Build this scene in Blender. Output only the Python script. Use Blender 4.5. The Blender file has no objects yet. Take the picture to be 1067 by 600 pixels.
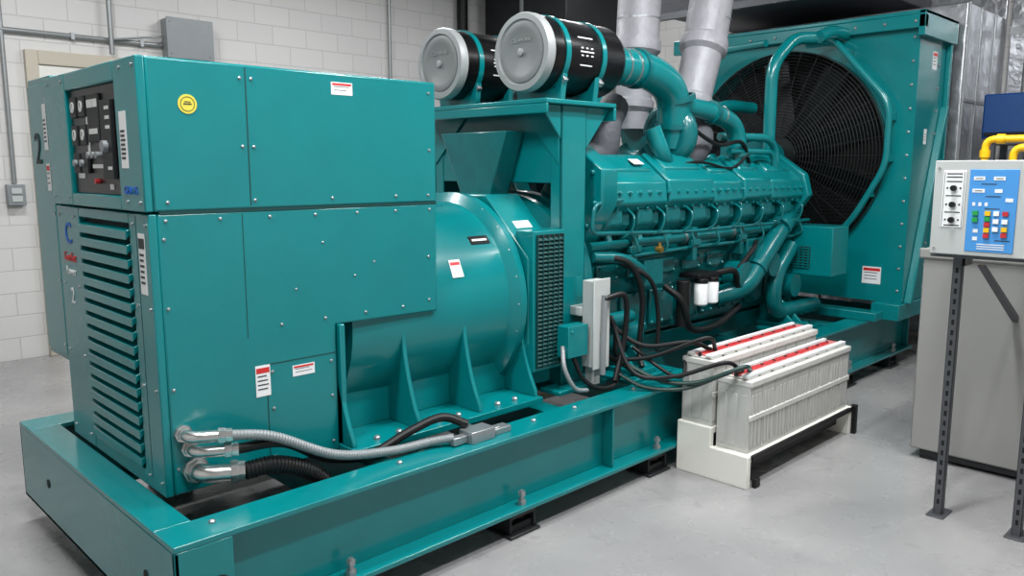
import bpy, bmesh, math, random
from mathutils import Vector, Matrix, Euler
random.seed(7)
R=math.radians
scene=bpy.context.scene
scene.view_settings.view_transform='Standard'

# ---------------------------------------------------------------- materials
def srgb(c):
    return tuple(((x/255)/12.92 if x/255<=0.04045 else ((x/255+0.055)/1.055)**2.4) for x in c)
def mat(name,col,rough=.5,metal=0,noise=0,nscale=8,bump=0,bscale=60,coat=0,spec=.5):
    m=bpy.data.materials.new(name); m.use_nodes=True
    nt=m.node_tree; b=nt.nodes['Principled BSDF']
    c=srgb(col)
    b.inputs['Base Color'].default_value=(*c,1)
    b.inputs['Roughness'].default_value=rough
    b.inputs['Metallic'].default_value=metal
    b.inputs['Specular IOR Level'].default_value=spec
    if coat: b.inputs['Coat Weight'].default_value=coat; b.inputs['Coat Roughness'].default_value=.12
    tc=nt.nodes.new('ShaderNodeNewGeometry')
    if noise:
        n=nt.nodes.new('ShaderNodeTexNoise'); n.inputs['Scale'].default_value=nscale; n.inputs['Detail'].default_value=5
        nt.links.new(tc.outputs['Position'],n.inputs['Vector'])
        r=nt.nodes.new('ShaderNodeMix'); r.data_type='RGBA'
        r.inputs[6].default_value=(*[x*(1-noise) for x in c],1)
        r.inputs[7].default_value=(*[min(1,x*(1+noise)) for x in c],1)
        nt.links.new(n.outputs['Fac'],r.inputs[0]); nt.links.new(r.outputs[2],b.inputs['Base Color'])
    if bump:
        n2=nt.nodes.new('ShaderNodeTexNoise'); n2.inputs['Scale'].default_value=bscale; n2.inputs['Detail'].default_value=3
        nt.links.new(tc.outputs['Position'],n2.inputs['Vector'])
        bp=nt.nodes.new('ShaderNodeBump'); bp.inputs['Strength'].default_value=bump; bp.inputs['Distance'].default_value=.01
        nt.links.new(n2.outputs['Fac'],bp.inputs['Height']); nt.links.new(bp.outputs['Normal'],b.inputs['Normal'])
    return m
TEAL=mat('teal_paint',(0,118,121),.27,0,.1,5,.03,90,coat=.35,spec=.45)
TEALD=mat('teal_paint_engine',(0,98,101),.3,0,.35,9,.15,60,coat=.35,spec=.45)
TEALK=mat('teal_paint_dark',(2,62,62),.5,0,.3,9)  # darker teal for seams, grille slats and fan ring
FANM=mat('fan_blade_dark',(14,24,26),.5,.2,.2,9)
BLACK=mat('black_rubber',(14,15,16),.5,0,.2,20,spec=.35)
BLACKM=mat('black_enamel',(10,10,11),.3,0,.1,6,spec=.4)
DARK=mat('dark_steel',(42,44,46),.5,.4,.2,14)
GUARD=mat('fan_guard_black',(18,20,22),.55,.1,.1,14,spec=.3)
VOID=mat('painted_interior_shade',(5,8,9),.8)  # near-black colour stands in for shade inside holes and recesses
GREY=mat('grey_painted_metal',(132,137,139),.42,.1,.08,10)
LGREY=mat('light_grey_enamel',(180,184,182),.4,0,.06,8)
CAPG=mat('end_cap_grey',(150,154,154),.45,.1,.08,12)
CAPD=mat('end_cap_dark_grey',(122,126,126),.48,.1,.08,12)
STEEL=mat('galvanised_steel',(165,168,170),.38,.75,.12,25)
CHROME=mat('bright_zinc',(205,205,203),.25,.9,.05,30)
CONDUIT=mat('conduit_steel',(150,153,154),.4,.6,.1,20)
INSUL=mat('grey_insulation_wrap',(150,150,155),.5,.15,.16,12,.7,14)
INSULD=mat('dark_insulation_wrap',(82,84,90),.6,0,.15,12,.5,25)
WHITE=mat('white_plastic',(232,234,234),.45,0,.03)
CREAM=mat('cream_painted_board',(228,227,218),.6,0,.06,10)
BATT=mat('battery_case_grey',(188,188,184),.36,0,.1,14)
BATTL=mat('battery_lid',(206,205,200),.4,0,.08,14)
RED=mat('red_plastic',(186,44,48),.4,0,.1)
PINK=mat('link_cover_pink',(204,120,118),.4,0,.25,20)
YELLOW=mat('yellow_pipe_paint',(236,184,14),.4,0,.06)
BLUE=mat('blue_label',(66,142,208),.5)
NAVY=mat('navy_enamel',(14,62,120),.4,0,.1)
GREEN=mat('green_plastic',(30,150,70),.4)
LBL=mat('label_white',(228,230,230),.5)
INK=mat('label_ink',(40,44,46),.6)
INKB=mat('label_blue_ink',(20,90,190),.5)
INKR=mat('label_red_ink',(200,40,40),.5)
STRUT=mat('strut_steel',(88,90,94),.45,.5,.1,20)
TANK=mat('tank_grey_paint',(140,140,137),.42,0,.08,3,.05,20)
TAND=mat('tan_door_paint',(184,176,160),.5,0,.04)
GLASS=mat('gauge_face',(205,208,205),.3)
GCAB=mat('green_cable_jacket',(14,52,46),.45)
CERAM=mat('ceiling_paint',(96,96,97),.8)
STICK=mat('sticker_yellow',(214,200,70),.5)

def emis(name,col,s):
    m=bpy.data.materials.new(name); m.use_nodes=True
    b=m.node_tree.nodes['Principled BSDF']; b.inputs['Emission Color'].default_value=(*srgb(col),1); b.inputs['Emission Strength'].default_value=s
    return m
TUBE=emis('lamp_diffuser',(252,252,255),8)

def wallmat(name,horiz):
    m=bpy.data.materials.new(name); m.use_nodes=True; nt=m.node_tree; b=nt.nodes['Principled BSDF']
    g=nt.nodes.new('ShaderNodeNewGeometry'); s=nt.nodes.new('ShaderNodeSeparateXYZ'); c=nt.nodes.new('ShaderNodeCombineXYZ')
    nt.links.new(g.outputs['Position'],s.inputs[0]); nt.links.new(s.outputs[horiz],c.inputs['X']); nt.links.new(s.outputs['Z'],c.inputs['Y'])
    br=nt.nodes.new('ShaderNodeTexBrick'); br.inputs['Scale'].default_value=1
    br.inputs['Brick Width'].default_value=.4; br.inputs['Row Height'].default_value=.2
    br.inputs['Mortar Size'].default_value=.006; br.inputs['Mortar Smooth'].default_value=.5
    br.inputs['Color1'].default_value=(*srgb((209,207,204)),1); br.inputs['Color2'].default_value=(*srgb((204,202,200)),1)
    br.inputs['Mortar'].default_value=(*srgb((186,184,181)),1)
    nt.links.new(c.outputs[0],br.inputs['Vector']); nt.links.new(br.outputs['Color'],b.inputs['Base Color'])
    n=nt.nodes.new('ShaderNodeTexNoise'); n.inputs['Scale'].default_value=70; nt.links.new(g.outputs['Position'],n.inputs['Vector'])
    mm=nt.nodes.new('ShaderNodeMath'); mm.operation='MULTIPLY_ADD'; mm.inputs[1].default_value=-1.0
    nt.links.new(br.outputs['Fac'],mm.inputs[0])
    m2=nt.nodes.new('ShaderNodeMath'); m2.operation='MULTIPLY'; m2.inputs[1].default_value=.25; nt.links.new(n.outputs['Fac'],m2.inputs[0]); nt.links.new(m2.outputs[0],mm.inputs[2])
    bp=nt.nodes.new('ShaderNodeBump'); bp.inputs['Strength'].default_value=.3; bp.inputs['Distance'].default_value=.008
    nt.links.new(mm.outputs[0],bp.inputs['Height']); nt.links.new(bp.outputs['Normal'],b.inputs['Normal'])
    b.inputs['Roughness'].default_value=.5
    return m
WX=wallmat('block_wall_x','X'); WY=wallmat('block_wall_y','Y')

def floormat():
    m=bpy.data.materials.new('sealed_concrete_floor'); m.use_nodes=True; nt=m.node_tree; b=nt.nodes['Principled BSDF']
    g=nt.nodes.new('ShaderNodeNewGeometry')
    def nz(sc,d=6,w=0):
        n=nt.nodes.new('ShaderNodeTexNoise'); n.inputs['Scale'].default_value=sc; n.inputs['Detail'].default_value=d; n.inputs['Distortion'].default_value=w
        nt.links.new(g.outputs['Position'],n.inputs['Vector']); return n
    n1=nz(1.4,8,.5); r1=nt.nodes.new('ShaderNodeValToRGB')
    r1.color_ramp.elements[0].position=.3; r1.color_ramp.elements[0].color=(*srgb((136,135,136)),1)
    r1.color_ramp.elements[1].position=.7; r1.color_ramp.elements[1].color=(*srgb((156,155,154)),1)
    nt.links.new(n1.outputs['Fac'],r1.inputs[0])
    n2=nz(22,12,.3); r2=nt.nodes.new('ShaderNodeValToRGB'); r2.color_ramp.elements[0].position=.64; r2.color_ramp.elements[1].position=.73
    nt.links.new(n2.outputs['Fac'],r2.inputs[0])
    mx=nt.nodes.new('ShaderNodeMix'); mx.data_type='RGBA'; mx.inputs[7].default_value=(*srgb((184,183,181)),1)
    ml=nt.nodes.new('ShaderNodeMath'); ml.operation='MULTIPLY'; ml.inputs[1].default_value=.35
    nt.links.new(r2.outputs[0],ml.inputs[0]); nt.links.new(ml.outputs[0],mx.inputs[0]); nt.links.new(r1.outputs[0],mx.inputs[6])
    # dark scuffs
    n5=nz(5,12,1.5); r5=nt.nodes.new('ShaderNodeValToRGB'); r5.color_ramp.elements[0].position=.30; r5.color_ramp.elements[0].color=(1,1,1,1); r5.color_ramp.elements[1].position=.38; r5.color_ramp.elements[1].color=(0,0,0,1)
    nt.links.new(n5.outputs['Fac'],r5.inputs[0])
    m5=nt.nodes.new('ShaderNodeMath'); m5.operation='MULTIPLY'; m5.inputs[1].default_value=.25; nt.links.new(r5.outputs[0],m5.inputs[0])
    mx2=nt.nodes.new('ShaderNodeMix'); mx2.data_type='RGBA'; mx2.inputs[7].default_value=(*srgb((100,99,100)),1)
    nt.links.new(m5.outputs[0],mx2.inputs[0]); nt.links.new(mx.outputs[2],mx2.inputs[6]); nt.links.new(mx2.outputs[2],b.inputs['Base Color'])
    n3=nz(4,5); r3=nt.nodes.new('ShaderNodeMapRange'); r3.inputs[3].default_value=.18; r3.inputs[4].default_value=.38
    nt.links.new(n3.outputs['Fac'],r3.inputs[0]); nt.links.new(r3.outputs[0],b.inputs['Roughness'])
    n4=nz(7,3); bp=nt.nodes.new('ShaderNodeBump'); bp.inputs['Strength'].default_value=.1; bp.inputs['Distance'].default_value=.02
    nt.links.new(n4.outputs['Fac'],bp.inputs['Height']); nt.links.new(bp.outputs['Normal'],b.inputs['Normal'])
    return m
FLOOR=floormat()
FOIL=mat('foil_faced_insulation',(196,198,202),.28,.85,.1,6,1.0,9)

# ---------------------------------------------------------------- geometry helpers
CUR=None; CLOC=Vector((0,0,0))
def group(name,loc=(0,0,0),parent=None):
    global CUR,CLOC
    e=bpy.data.objects.new(name,None); e.location=loc; e.empty_display_size=.1
    scene.collection.objects.link(e)
    if parent is not None:
        e.parent=parent; e.matrix_parent_inverse=Matrix.Translation(-parent.location)
    CUR=e; CLOC=Vector(loc); return e
def nogroup():
    global CUR; CUR=None
def attach(o):
    scene.collection.objects.link(o)
    if CUR:
        o.parent=CUR; o.matrix_parent_inverse=Matrix.Translation(-CLOC)
def fillet(pts,rad,n=7):
    pts=[Vector(p) for p in pts]; out=[pts[0]]
    for i in range(1,len(pts)-1):
        a,b,c=pts[i-1],pts[i],pts[i+1]
        r=min(rad,(a-b).length*.49,(c-b).length*.49)
        p0=b+(a-b).normalized()*r; p1=b+(c-b).normalized()*r
        for k in range(n+1):
            t=k/n; out.append(p0*(1-t)**2+b*2*t*(1-t)+p1*t*t)
    out.append(pts[-1]); return out
def catmull(pts,n=8):
    p=[Vector(x) for x in pts]; p=[p[0]*2-p[1]]+p+[p[-1]*2-p[-2]]; out=[]
    for i in range(1,len(p)-2):
        for k in range(n):
            t=k/n
            out.append(.5*((2*p[i])+(p[i+1]-p[i-1])*t+(2*p[i-1]-5*p[i]+4*p[i+1]-p[i+2])*t*t+(-p[i-1]+3*p[i]-3*p[i+1]+p[i+2])*t**3))
    out.append(p[-2]); return out
class Part:
    def __init__(s,name,m,bevel=0,top=False,ang=35):
        s.bm=bmesh.new(); s.name=name; s.m=m; s.bevel=bevel; s.top=top; s.ang=ang
    def box(s,x0,x1,y0,y1,z0,z1,M=None):
        vs=[]
        for x in (x0,x1):
            for y in (y0,y1):
                for z in (z0,z1):
                    v=Vector((x,y,z))
                    if M: v=M@v
                    vs.append(s.bm.verts.new(v))
        for f in ((0,1,3,2),(4,6,7,5),(0,4,5,1),(2,3,7,6),(0,2,6,4),(1,5,7,3)):
            s.bm.faces.new([vs[i] for i in f])
        return s
    def cbox(s,c,d,rot=(0,0,0)):
        M=Matrix.Translation(c)@Euler([R(a) for a in rot]).to_matrix().to_4x4()
        return s.box(-d[0]/2,d[0]/2,-d[1]/2,d[1]/2,-d[2]/2,d[2]/2,M)
    def lathe(s,o,ax,prof,seg=32,cap=True):
        o=Vector(o); ax=Vector(ax).normalized()
        u=ax.orthogonal().normalized(); w=ax.cross(u); rings=[]
        for h,r in prof:
            rings.append([s.bm.verts.new(o+ax*h+(u*math.cos(2*math.pi*k/seg)+w*math.sin(2*math.pi*k/seg))*max(r,1e-4)) for k in range(seg)])
        for a,b in zip(rings,rings[1:]):
            for k in range(seg):
                s.bm.faces.new([a[k],a[(k+1)%seg],b[(k+1)%seg],b[k]])
        if cap:
            s.bm.faces.new(rings[0][::-1]); s.bm.faces.new(rings[-1])
        return s
    def cyl(s,p0,p1,r,r2=None,seg=24):
        p0=Vector(p0);p1=Vector(p1); return s.lathe(p0,p1-p0,[(0,r),((p1-p0).length,r if r2 is None else r2)],seg)
    def collar(s,o,ax,r,w=.03,t=.014,seg=28):
        return s.lathe(o,ax,[(0,r*.98),(0,r+t),(w,r+t),(w,r*.98)],seg,cap=False)
    def sweep(s,pts,r,seg=14):
        pts=[Vector(p) for p in pts]
        q=[pts[0]]; src=r if isinstance(r,(list,tuple)) else [r]*len(pts); rr=[src[0]]
        for p,ra in zip(pts[1:],list(src)[1:]):
            if (p-q[-1]).length>1e-4: q.append(p); rr.append(ra)
        pts=q; n=len(pts)
        t=(pts[1]-pts[0]).normalized(); u=t.orthogonal().normalized(); rings=[]
        for i,p in enumerate(pts):
            tn=(pts[min(i+1,n-1)]-pts[max(i-1,0)]).normalized()
            u=(u-tn*u.dot(tn)).normalized(); w=tn.cross(u)
            rings.append([s.bm.verts.new(p+(u*math.cos(2*math.pi*k/seg)+w*math.sin(2*math.pi*k/seg))*rr[i]) for k in range(seg)])
        for a,b in zip(rings,rings[1:]):
            for k in range(seg): s.bm.faces.new([a[k],a[(k+1)%seg],b[(k+1)%seg],b[k]])
        s.bm.faces.new(rings[0][::-1]); s.bm.faces.new(rings[-1]); return s
    def pipe(s,pts,r,fr=.12,seg=16): return s.sweep(fillet(pts,fr),r,seg)
    def cable(s,pts,r,seg=10): return s.sweep(catmull(pts),r,seg)
    def corr(s,pts,r,seg=12,pitch=.02):
        c=catmull(pts,8); L=[0]
        for a,b in zip(c,c[1:]): L.append(L[-1]+(b-a).length)
        N=int(L[-1]/pitch*2); q=[];rr=[]
        j=0
        for i in range(N+1):
            d=L[-1]*i/N
            while j<len(L)-2 and L[j+1]<d: j+=1
            t=(d-L[j])/max(1e-6,L[j+1]-L[j]); q.append(c[j].lerp(c[j+1],t)); rr.append(r*(1.0 if i%2 else .88))
        return s.sweep(q,rr,seg)
    def prism(s,poly,axis,a0,a1):
        def P(p,a):
            return {'X':(a,p[0],p[1]),'Y':(p[0],a,p[1]),'Z':(p[0],p[1],a)}[axis]
        A=[s.bm.verts.new(P(p,a0)) for p in poly]; B=[s.bm.verts.new(P(p,a1)) for p in poly]
        n=len(poly)
        for i in range(n): s.bm.faces.new([A[i],A[(i+1)%n],B[(i+1)%n],B[i]])
        s.bm.faces.new(A[::-1]); s.bm.faces.new(B); return s
    def bolt(s,p,ax,r=.008,h=.008):
        p=Vector(p); ax=Vector(ax).normalized()
        return s.lathe(p,ax,[(0,r),(h*.6,r),(h,r*.6)],6)
    def done(s):
        bmesh.ops.recalc_face_normals(s.bm,faces=s.bm.faces[:])
        me=bpy.data.meshes.new(s.name); s.bm.to_mesh(me); s.bm.free()
        for p in me.polygons: p.use_smooth=True
        me.set_sharp_from_angle(angle=R(s.ang)); me.materials.append(s.m)
        o=bpy.data.objects.new(s.name,me)
        if s.top: scene.collection.objects.link(o)
        else: attach(o)
        if s.bevel:
            b=o.modifiers.new('bevel','BEVEL'); b.width=s.bevel; b.segments=2; b.limit_method='ANGLE'; b.angle_limit=R(40)
        return o
MXF=Matrix(((0,0,-1),(-1,0,0),(0,1,0)))
def text(name,body,loc,face,size,m,ext=.001,align='CENTER'):
    c=bpy.data.curves.new(name,'FONT'); c.body=body; c.size=size; c.extrude=ext; c.align_x=align; c.align_y='CENTER'
    o=bpy.data.objects.new(name,c); c.materials.append(m)
    o.rotation_euler=MXF.to_euler() if face=='x' else (R(90),0,0); o.location=loc; attach(o); return o
def label(name,loc,face,w,h,head=None,lines=4):
    x,y,z=loc
    def rect(nm,rs,m,off):
        p=Part(nm,m)
        for a0,a1,z0,z1 in rs:
            if face=='x': p.box(x-off,x,y-a1,y-a0,z+z0,z+z1)
            else: p.box(x+a0,x+a1,y-off,y,z+z0,z+z1)
        p.done()
    rect(name,[(-w/2,w/2,-h/2,h/2)],LBL,.0015)
    if head: rect(name+'_header',[(-w/2*.9,w/2*.9,h*.25,h*.42)],head,.0022)
    rs=[]
    for i in range(lines):
        zz=h*.15-i*(h*.55/max(1,lines)); rs.append((-w*.38,w*(.2+.18*random.random()),zz-h*.02,zz+h*.02))
    if rs: rect(name+'_print',rs,INK,.0022)

# ---------------------------------------------------------------- room
nogroup()
X0,X1,Y0,Y1,ZC=-2.6,8.6,-2.6,8.1,4.3
Part('floor',FLOOR,top=True).box(X0,X1,Y0,Y1,-.1,0).done()
Part('ceiling',CERAM,top=True).box(X0,X1,Y0,Y1,ZC,ZC+.1).done()
Part('wall_north',WX,top=True).box(X0,X1,Y1,Y1+.15,0,ZC).done()
Part('wall_south',WX,top=True).box(X0,X1,Y0-.15,Y0,0,ZC).done()
Part('wall_east',WY,top=True).box(X1,X1+.15,Y0,Y1,0,ZC).done()
Part('wall_west',WY,top=True).box(X0-.15,X0,Y0,Y1,0,ZC).done()
group('door_1',(2.6,8.05,0))
p=Part('frame',TAND,.006); p.box(2.02,2.12,8.04,8.099,0,2.72); p.box(3.08,3.18,8.04,8.099,0,2.72); p.box(2.12,3.08,8.04,8.099,2.6,2.72); p.done()
p=Part('leaf',mat('door_leaf_paint',(218,216,210),.5),.004); p.box(2.12,3.08,8.06,8.095,0.01,2.6); p.done()
p=Part('handle',CHROME); p.cyl((2.2,8.06,1.05),(2.2,8.0,1.05),.012); p.box(2.2,2.32,7.99,8.01,1.04,1.06); p.done()
group('electrical_conduit',(1.9,8.07,2.87))
p=Part('runs',CONDUIT); p.pipe([(-.5,8.07,2.87),(3.21,8.07,2.87)],.022); p.pipe([(2.73,8.02,2.74),(2.73,8.02,4.299)],.022); p.pipe([(1.86,8.07,1.57),(1.86,8.07,4.299)],.02)
p.pipe([(-.5,8.07,2.74),(1.7,8.07,2.74)],.014)
p.pipe([(5.9,8.06,1.6),(5.9,8.06,4.299)],.02); p.pipe([(2.73,8.02,2.87),(3.21,8.02,2.95)],.01)
p.done()
p=Part('straps',STEEL)
for x in (.5,1.2,2.4,3.0): p.box(x,x+.03,8.04,8.099,2.84,2.9)
p.done()
group('junction_box',(3.45,8.0,2.95))
p=Part('body',GREY,.006); p.box(3.22,3.66,7.95,8.098,2.76,3.12); p.box(3.21,3.67,7.94,7.95,2.75,3.13); p.done()
p=Part('screws',STEEL); [p.bolt((x,7.94,z),(0,-1,0),.01) for x in (3.25,3.63) for z in (2.79,3.09)]; p.done()
group('wall_outlet',(1.86,8.05,1.47))
p=Part('box',GREY,.006); p.box(1.79,1.93,8.02,8.099,1.38,1.56); p.done()
p=Part('receptacle',LGREY,.002); p.box(1.82,1.9,8.012,8.02,1.41,1.46); p.box(1.82,1.9,8.012,8.02,1.48,1.53); p.done()
for (lx,ly,en) in ((1.2,.6,84),(4.4,.6,72),(.6,2.4,106),(3.4,1.5,116),(6.6,.9,30),(1.5,5.8,84),(4.6,5.8,76),(7.0,5.8,22)):
    group('ceiling_light',(lx,ly,4.15))
    p=Part('housing',LGREY,.005); p.box(lx-.62,lx+.62,ly-.12,ly+.12,4.18,4.298); p.done()
    p=Part('diffuser',TUBE,.005); p.box(lx-.58,lx+.58,ly-.09,ly+.09,4.15,4.18); p.done()
    l=bpy.data.lights.new('tube','AREA'); l.shape='RECTANGLE'; l.size=1.16; l.size_y=.2; l.energy=en; l.color=(.98,.99,1.0)
    o=bpy.data.objects.new('tube_light',l); o.location=(lx,ly,4.14); attach(o)

# ================================================================ GENERATOR
GEN=group('diesel_generator',(4.1,3.41,0))
group('skid_base',(4.1,3.41,.3),GEN)
BX0,BX1,BY0,BY1=.926,7.45,2.49,4.33
p=Part('frame_rails',TEAL,.004)
for s,y in ((1,BY0),(-1,BY1)):
    a,b=sorted((y,y+s*.17)); p.box(BX0,BX1,a,b,.468,.49)
    a,b=sorted((y-s*.02,y+s*.19)); p.box(BX0+.16,BX1,a,b,.12,.142)
    a,b=sorted((y+s*.075,y+s*.09)); p.box(BX0+.1,BX1,a,b,.142,.468)
p.box(BX0,BX0+.13,BY0+.17,BY1-.17,.468,.49); p.box(BX0,BX0+.018,BY0,BY1,.12,.468)
p.box(BX0,BX0+.2,BY0,BY0+.018,.12,.468); p.box(BX0,BX0+.2,BY1-.018,BY1,.12,.468)
p.box(BX0,BX0+.16,BY0,BY1,.12,.14)
p.box(BX1-.02,BX1,BY0+.02,BY1-.02,.14,.468)
for x in (1.85,2.95,4.1,5.2,6.3): p.box(x,x+.12,BY0+.09,BY1-.09,.15,.45)
for x in (3.2,5.7): p.box(x,x+.012,BY0+.005,BY0+.075,.142,.468)
p.done()
p=Part('frame_hole_shade_discs',VOID)  # surface discs coloured dark as the shade inside frame holes
p.cyl((1.07,BY0+.002,.30),(1.07,BY0-.003,.30),.045); p.cyl((BX0+.002,2.75,.3),(BX0-.003,2.75,.3),.02); p.cyl((BX0+.002,3.9,.3),(BX0-.003,3.9,.3),.02)
p.done()
p=Part('flange_bolts',STEEL)
IS=(1.6,2.54,3.62,4.9,6.2,7.1)
for x in IS:
    p.cyl((x,BY0+.02,.14),(x,BY0+.02,.21),.011,seg=10); p.lathe((x,BY0+.02,.142),(0,0,1),[(0,.022),(.02,.022)],6); p.lathe((x,BY0+.02,.185),(0,0,1),[(0,.019),(.016,.019)],6)
for x in (1.1,1.9,2.7,3.0,3.5): p.bolt((x,BY0+.1,.49),(0,0,1),.013,.012)
p.done()
for x in IS:
    for y in (BY0+.08,BY1-.08):
        group('vibration_isolator',(x,y,0),GEN)
        p=Part('housing',DARK,.006); p.box(x-.1,x+.1,y-.09,y+.09,0,.014); p.box(x-.085,x+.085,y-.07,y+.07,.085,.119); p.box(x-.078,x+.078,y-.055,y+.055,.014,.05); p.box(x-.085,x-.072,y-.07,y+.07,.014,.1); p.box(x+.072,x+.085,y-.07,y+.07,.014,.1); p.done()
        p=Part('rubber_pads',BLACK,.004)
        for dx in (-.035,.035): p.cyl((x+dx,y,.05),(x+dx,y,.085),.032)
        p.done()

# ---------------------------------------------------------------- control cabinet
group('generator_control_cabinet',(1.7,3.4,1.3),GEN)
CX0,CX1,CY0,CY1=1.06,2.35,2.88,3.94
p=Part('upper_housing',TEAL,.008)
p.box(CX0+.02,CX1,CY0-.004,CY1,1.548,2.08); p.done()
p=Part('upper_front_frame',TEAL,.005)
fx=CX0-.01
p.box(fx,CX0+.02,CY0-.004,3.10,1.548,2.08); p.box(fx,CX0+.02,3.66,CY1,1.548,2.08); p.box(fx,CX0+.02,3.10,3.66,2.01,2.08); p.box(fx,CX0+.02,3.10,3.66,1.548,1.6); p.done()
p=Part('lower_housing',TEAL,.008)
p.prism([(CX0+.03,.5),(1.8,.5),(1.8,1.05),(2.35,1.04),(2.35,1.54),(CX0+.03,1.54)],'Y',CY0,CY1); p.done()
p=Part('lower_front_frame',TEAL,.005)
p.box(CX0,CX0+.03,CY0,3.07,.5,1.54); p.box(CX0,CX0+.03,3.64,CY1,.5,1.54); p.box(CX0,CX0+.03,3.07,3.64,1.5,1.54); p.box(CX0,CX0+.03,3.07,3.64,.5,.56); p.done()
p=Part('louver_shade_sheet',VOID); p.box(CX0+.026,CX0+.029,3.07,3.64,.56,1.5); p.done()  # thin near-black sheet painted as shade between the slats
p=Part('louver_slats',TEAL,.002)
n=17
for i in range(n):
    z=.572+i*(.925/n)
    p.prism([(CX0-.010,z-.004),(CX0+.026,z+.036),(CX0+.026,z+.042),(CX0-.010,z+.030)],'Y',3.08,3.63)
p.done()
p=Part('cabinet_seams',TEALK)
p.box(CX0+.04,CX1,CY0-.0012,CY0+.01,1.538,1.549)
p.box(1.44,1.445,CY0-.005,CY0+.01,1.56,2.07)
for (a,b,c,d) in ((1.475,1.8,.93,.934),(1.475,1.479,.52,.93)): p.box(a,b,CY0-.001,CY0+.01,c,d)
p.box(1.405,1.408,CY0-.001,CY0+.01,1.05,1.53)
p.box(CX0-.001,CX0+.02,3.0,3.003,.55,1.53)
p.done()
p=Part('cabinet_screws',STEEL)
for x in [1.12+.2*i for i in range(7)]: p.bolt((min(x,2.31),CY0,1.515),(0,-1,0),.0065,.006)
for x in (1.13,1.46,1.8,2.12,2.3): p.bolt((x,CY0-.004,1.58),(0,-1,0),.0065,.006)
for z in (1.78,2.03): [p.bolt((x,CY0-.004,z),(0,-1,0),.0065,.006) for x in (1.42,1.465,2.31)]
for z in (.55,.75,.9): [p.bolt((x,CY0,z),(0,-1,0),.0065,.006) for x in (1.5,1.77)]
for z in (.6,.9,1.2,1.45): p.bolt((1.11,CY0,z),(0,-1,0),.0065,.006)
for z in (1.1,1.3): p.bolt((2.3,CY0,z),(0,-1,0),.0065,.006)
for x in (1.55,1.75,1.95,2.15): p.bolt((x,CY0,1.085),(0,-1,0),.0065,.006)
for x,z in ((1.62,1.22),(1.9,1.25),(2.0,1.3),(1.75,1.4)): p.bolt((x,CY0,z),(0,-1,0),.005,.005)
for y in (2.91,3.03,3.7,3.9):
    for z in (.55,.9,1.2,1.5,1.58,2.05): p.bolt((CX0-(.01 if z>1.55 else 0),y,z),(-1,0,0),.006,.006)
p.done()
p=Part('instrument_panel',BLACKM,.003); p.box(CX0+.005,CX0+.019,3.11,3.65,1.6,2.01); p.done()
p=Part('panel_bezels',DARK,.002)
for y in (3.58,3.48):
    for z in (1.94,1.83,1.72): p.box(CX0-.008,CX0+.005,y-.035,y+.035,z-.04,z+.04)
p.box(CX0-.012,CX0+.005,3.15,3.26,1.66,1.95); p.box(CX0-.006,CX0+.005,3.29,3.42,1.8,1.98)
p.done()
p=Part('gauge_faces',GLASS)
for y in (3.58,3.48):
    for z in (1.94,1.83): p.cyl((CX0-.009,y,z),(CX0-.011,y,z),.022,seg=20)
for z in (1.92,1.885,1.85,1.7): p.box(CX0-.014,CX0-.012,3.16,3.2,z-.006,z+.006)
p.box(CX0-.008,CX0-.006,3.3,3.35,1.93,1.96); p.box(CX0-.008,CX0-.006,3.36,3.41,1.93,1.96); p.box(CX0-.008,CX0-.006,3.31,3.40,1.83,1.85)
p.done()
p=Part('gauge_needles',INK)
for y in (3.58,3.48):
    for z in (1.94,1.83): p.cbox((CX0-.0115,y+.004,z+.004),(.001,.003,.024),(40,0,0))
p.done()
p=Part('panel_knobs',GREY)
for y in (3.31,3.36,3.41): p.cyl((CX0+.005,y,1.75),(CX0-.02,y,1.75),.013,seg=14)
for y in (3.5,3.58): p.cyl((CX0-.006,y,1.72),(CX0-.02,y,1.72),.014,seg=14)
p.cyl((CX0-.012,3.205,1.78),(CX0-.03,3.205,1.78),.022,seg=18)
p.done()
p=Part('panel_button',RED); p.cyl((CX0+.005,3.36,1.65),(CX0-.012,3.36,1.65),.010,seg=16); p.done()
p=Part('panel_tags',LBL); p.box(CX0+.002,CX0+.005,3.52,3.6,1.66,1.68); p.box(CX0+.002,CX0+.005,3.29,3.42,1.70,1.715); p.box(CX0+.002,CX0+.005,3.2,3.24,1.62,1.64); p.box(CX0+.002,CX0+.005,3.44,3.46,1.75,1.9); p.done()
label('voltage_notice',(CX0-.01,3.03,1.80),'x',.065,.2,None,7)
label('service_plate',(CX0,2.955,1.36),'x',.06,.22,INK,6)
text('unit_text','GEN 25',(CX0-.012,2.99,1.62),'x',.04,INKB)
text('maker_mark','C',(CX0-.002,3.79,1.42),'x',.13,INKB); text('maker_text','GenSet',(CX0-.002,3.79,1.32),'x',.055,INKR); text('maker_text_sub','Power',(CX0-.002,3.79,1.26),'x',.05,LBL)
text('unit_number_small','2',(CX0-.003,3.79,1.15),'x',.1,LBL)
p=Part('service_sticker',STICK); p.cyl((1.22,CY0-.004,1.925),(1.22,CY0-.006,1.925),.034,seg=28); p.done()
p=Part('service_sticker_ring',INK); p.lathe((1.22,CY0-.006,1.925),(0,-1,0),[(0,.024),(0,.026),(.0008,.026),(.0008,.024)],28,cap=False); p.box(1.205,1.235,CY0-.0068,CY0-.006,1.923,1.927); p.box(1.208,1.232,CY0-.0068,CY0-.006,1.931,1.934); p.done()
label('danger_label_top',(1.86,CY0-.004,2.02),'y',.1,.05,INKR,2)
label('danger_label',(1.46,CY0,.87),'y',.062,.125,INKR,4)
label('warning_label',(1.64,CY0,.885),'y',.1,.045,INKR,2)
p=Part('breaker_cabinet',TEAL,.008); p.box(1.08,1.75,3.96,4.30,.82,2.1); p.box(1.07,1.08,3.985,4.28,.85,2.07); p.done()
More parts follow.
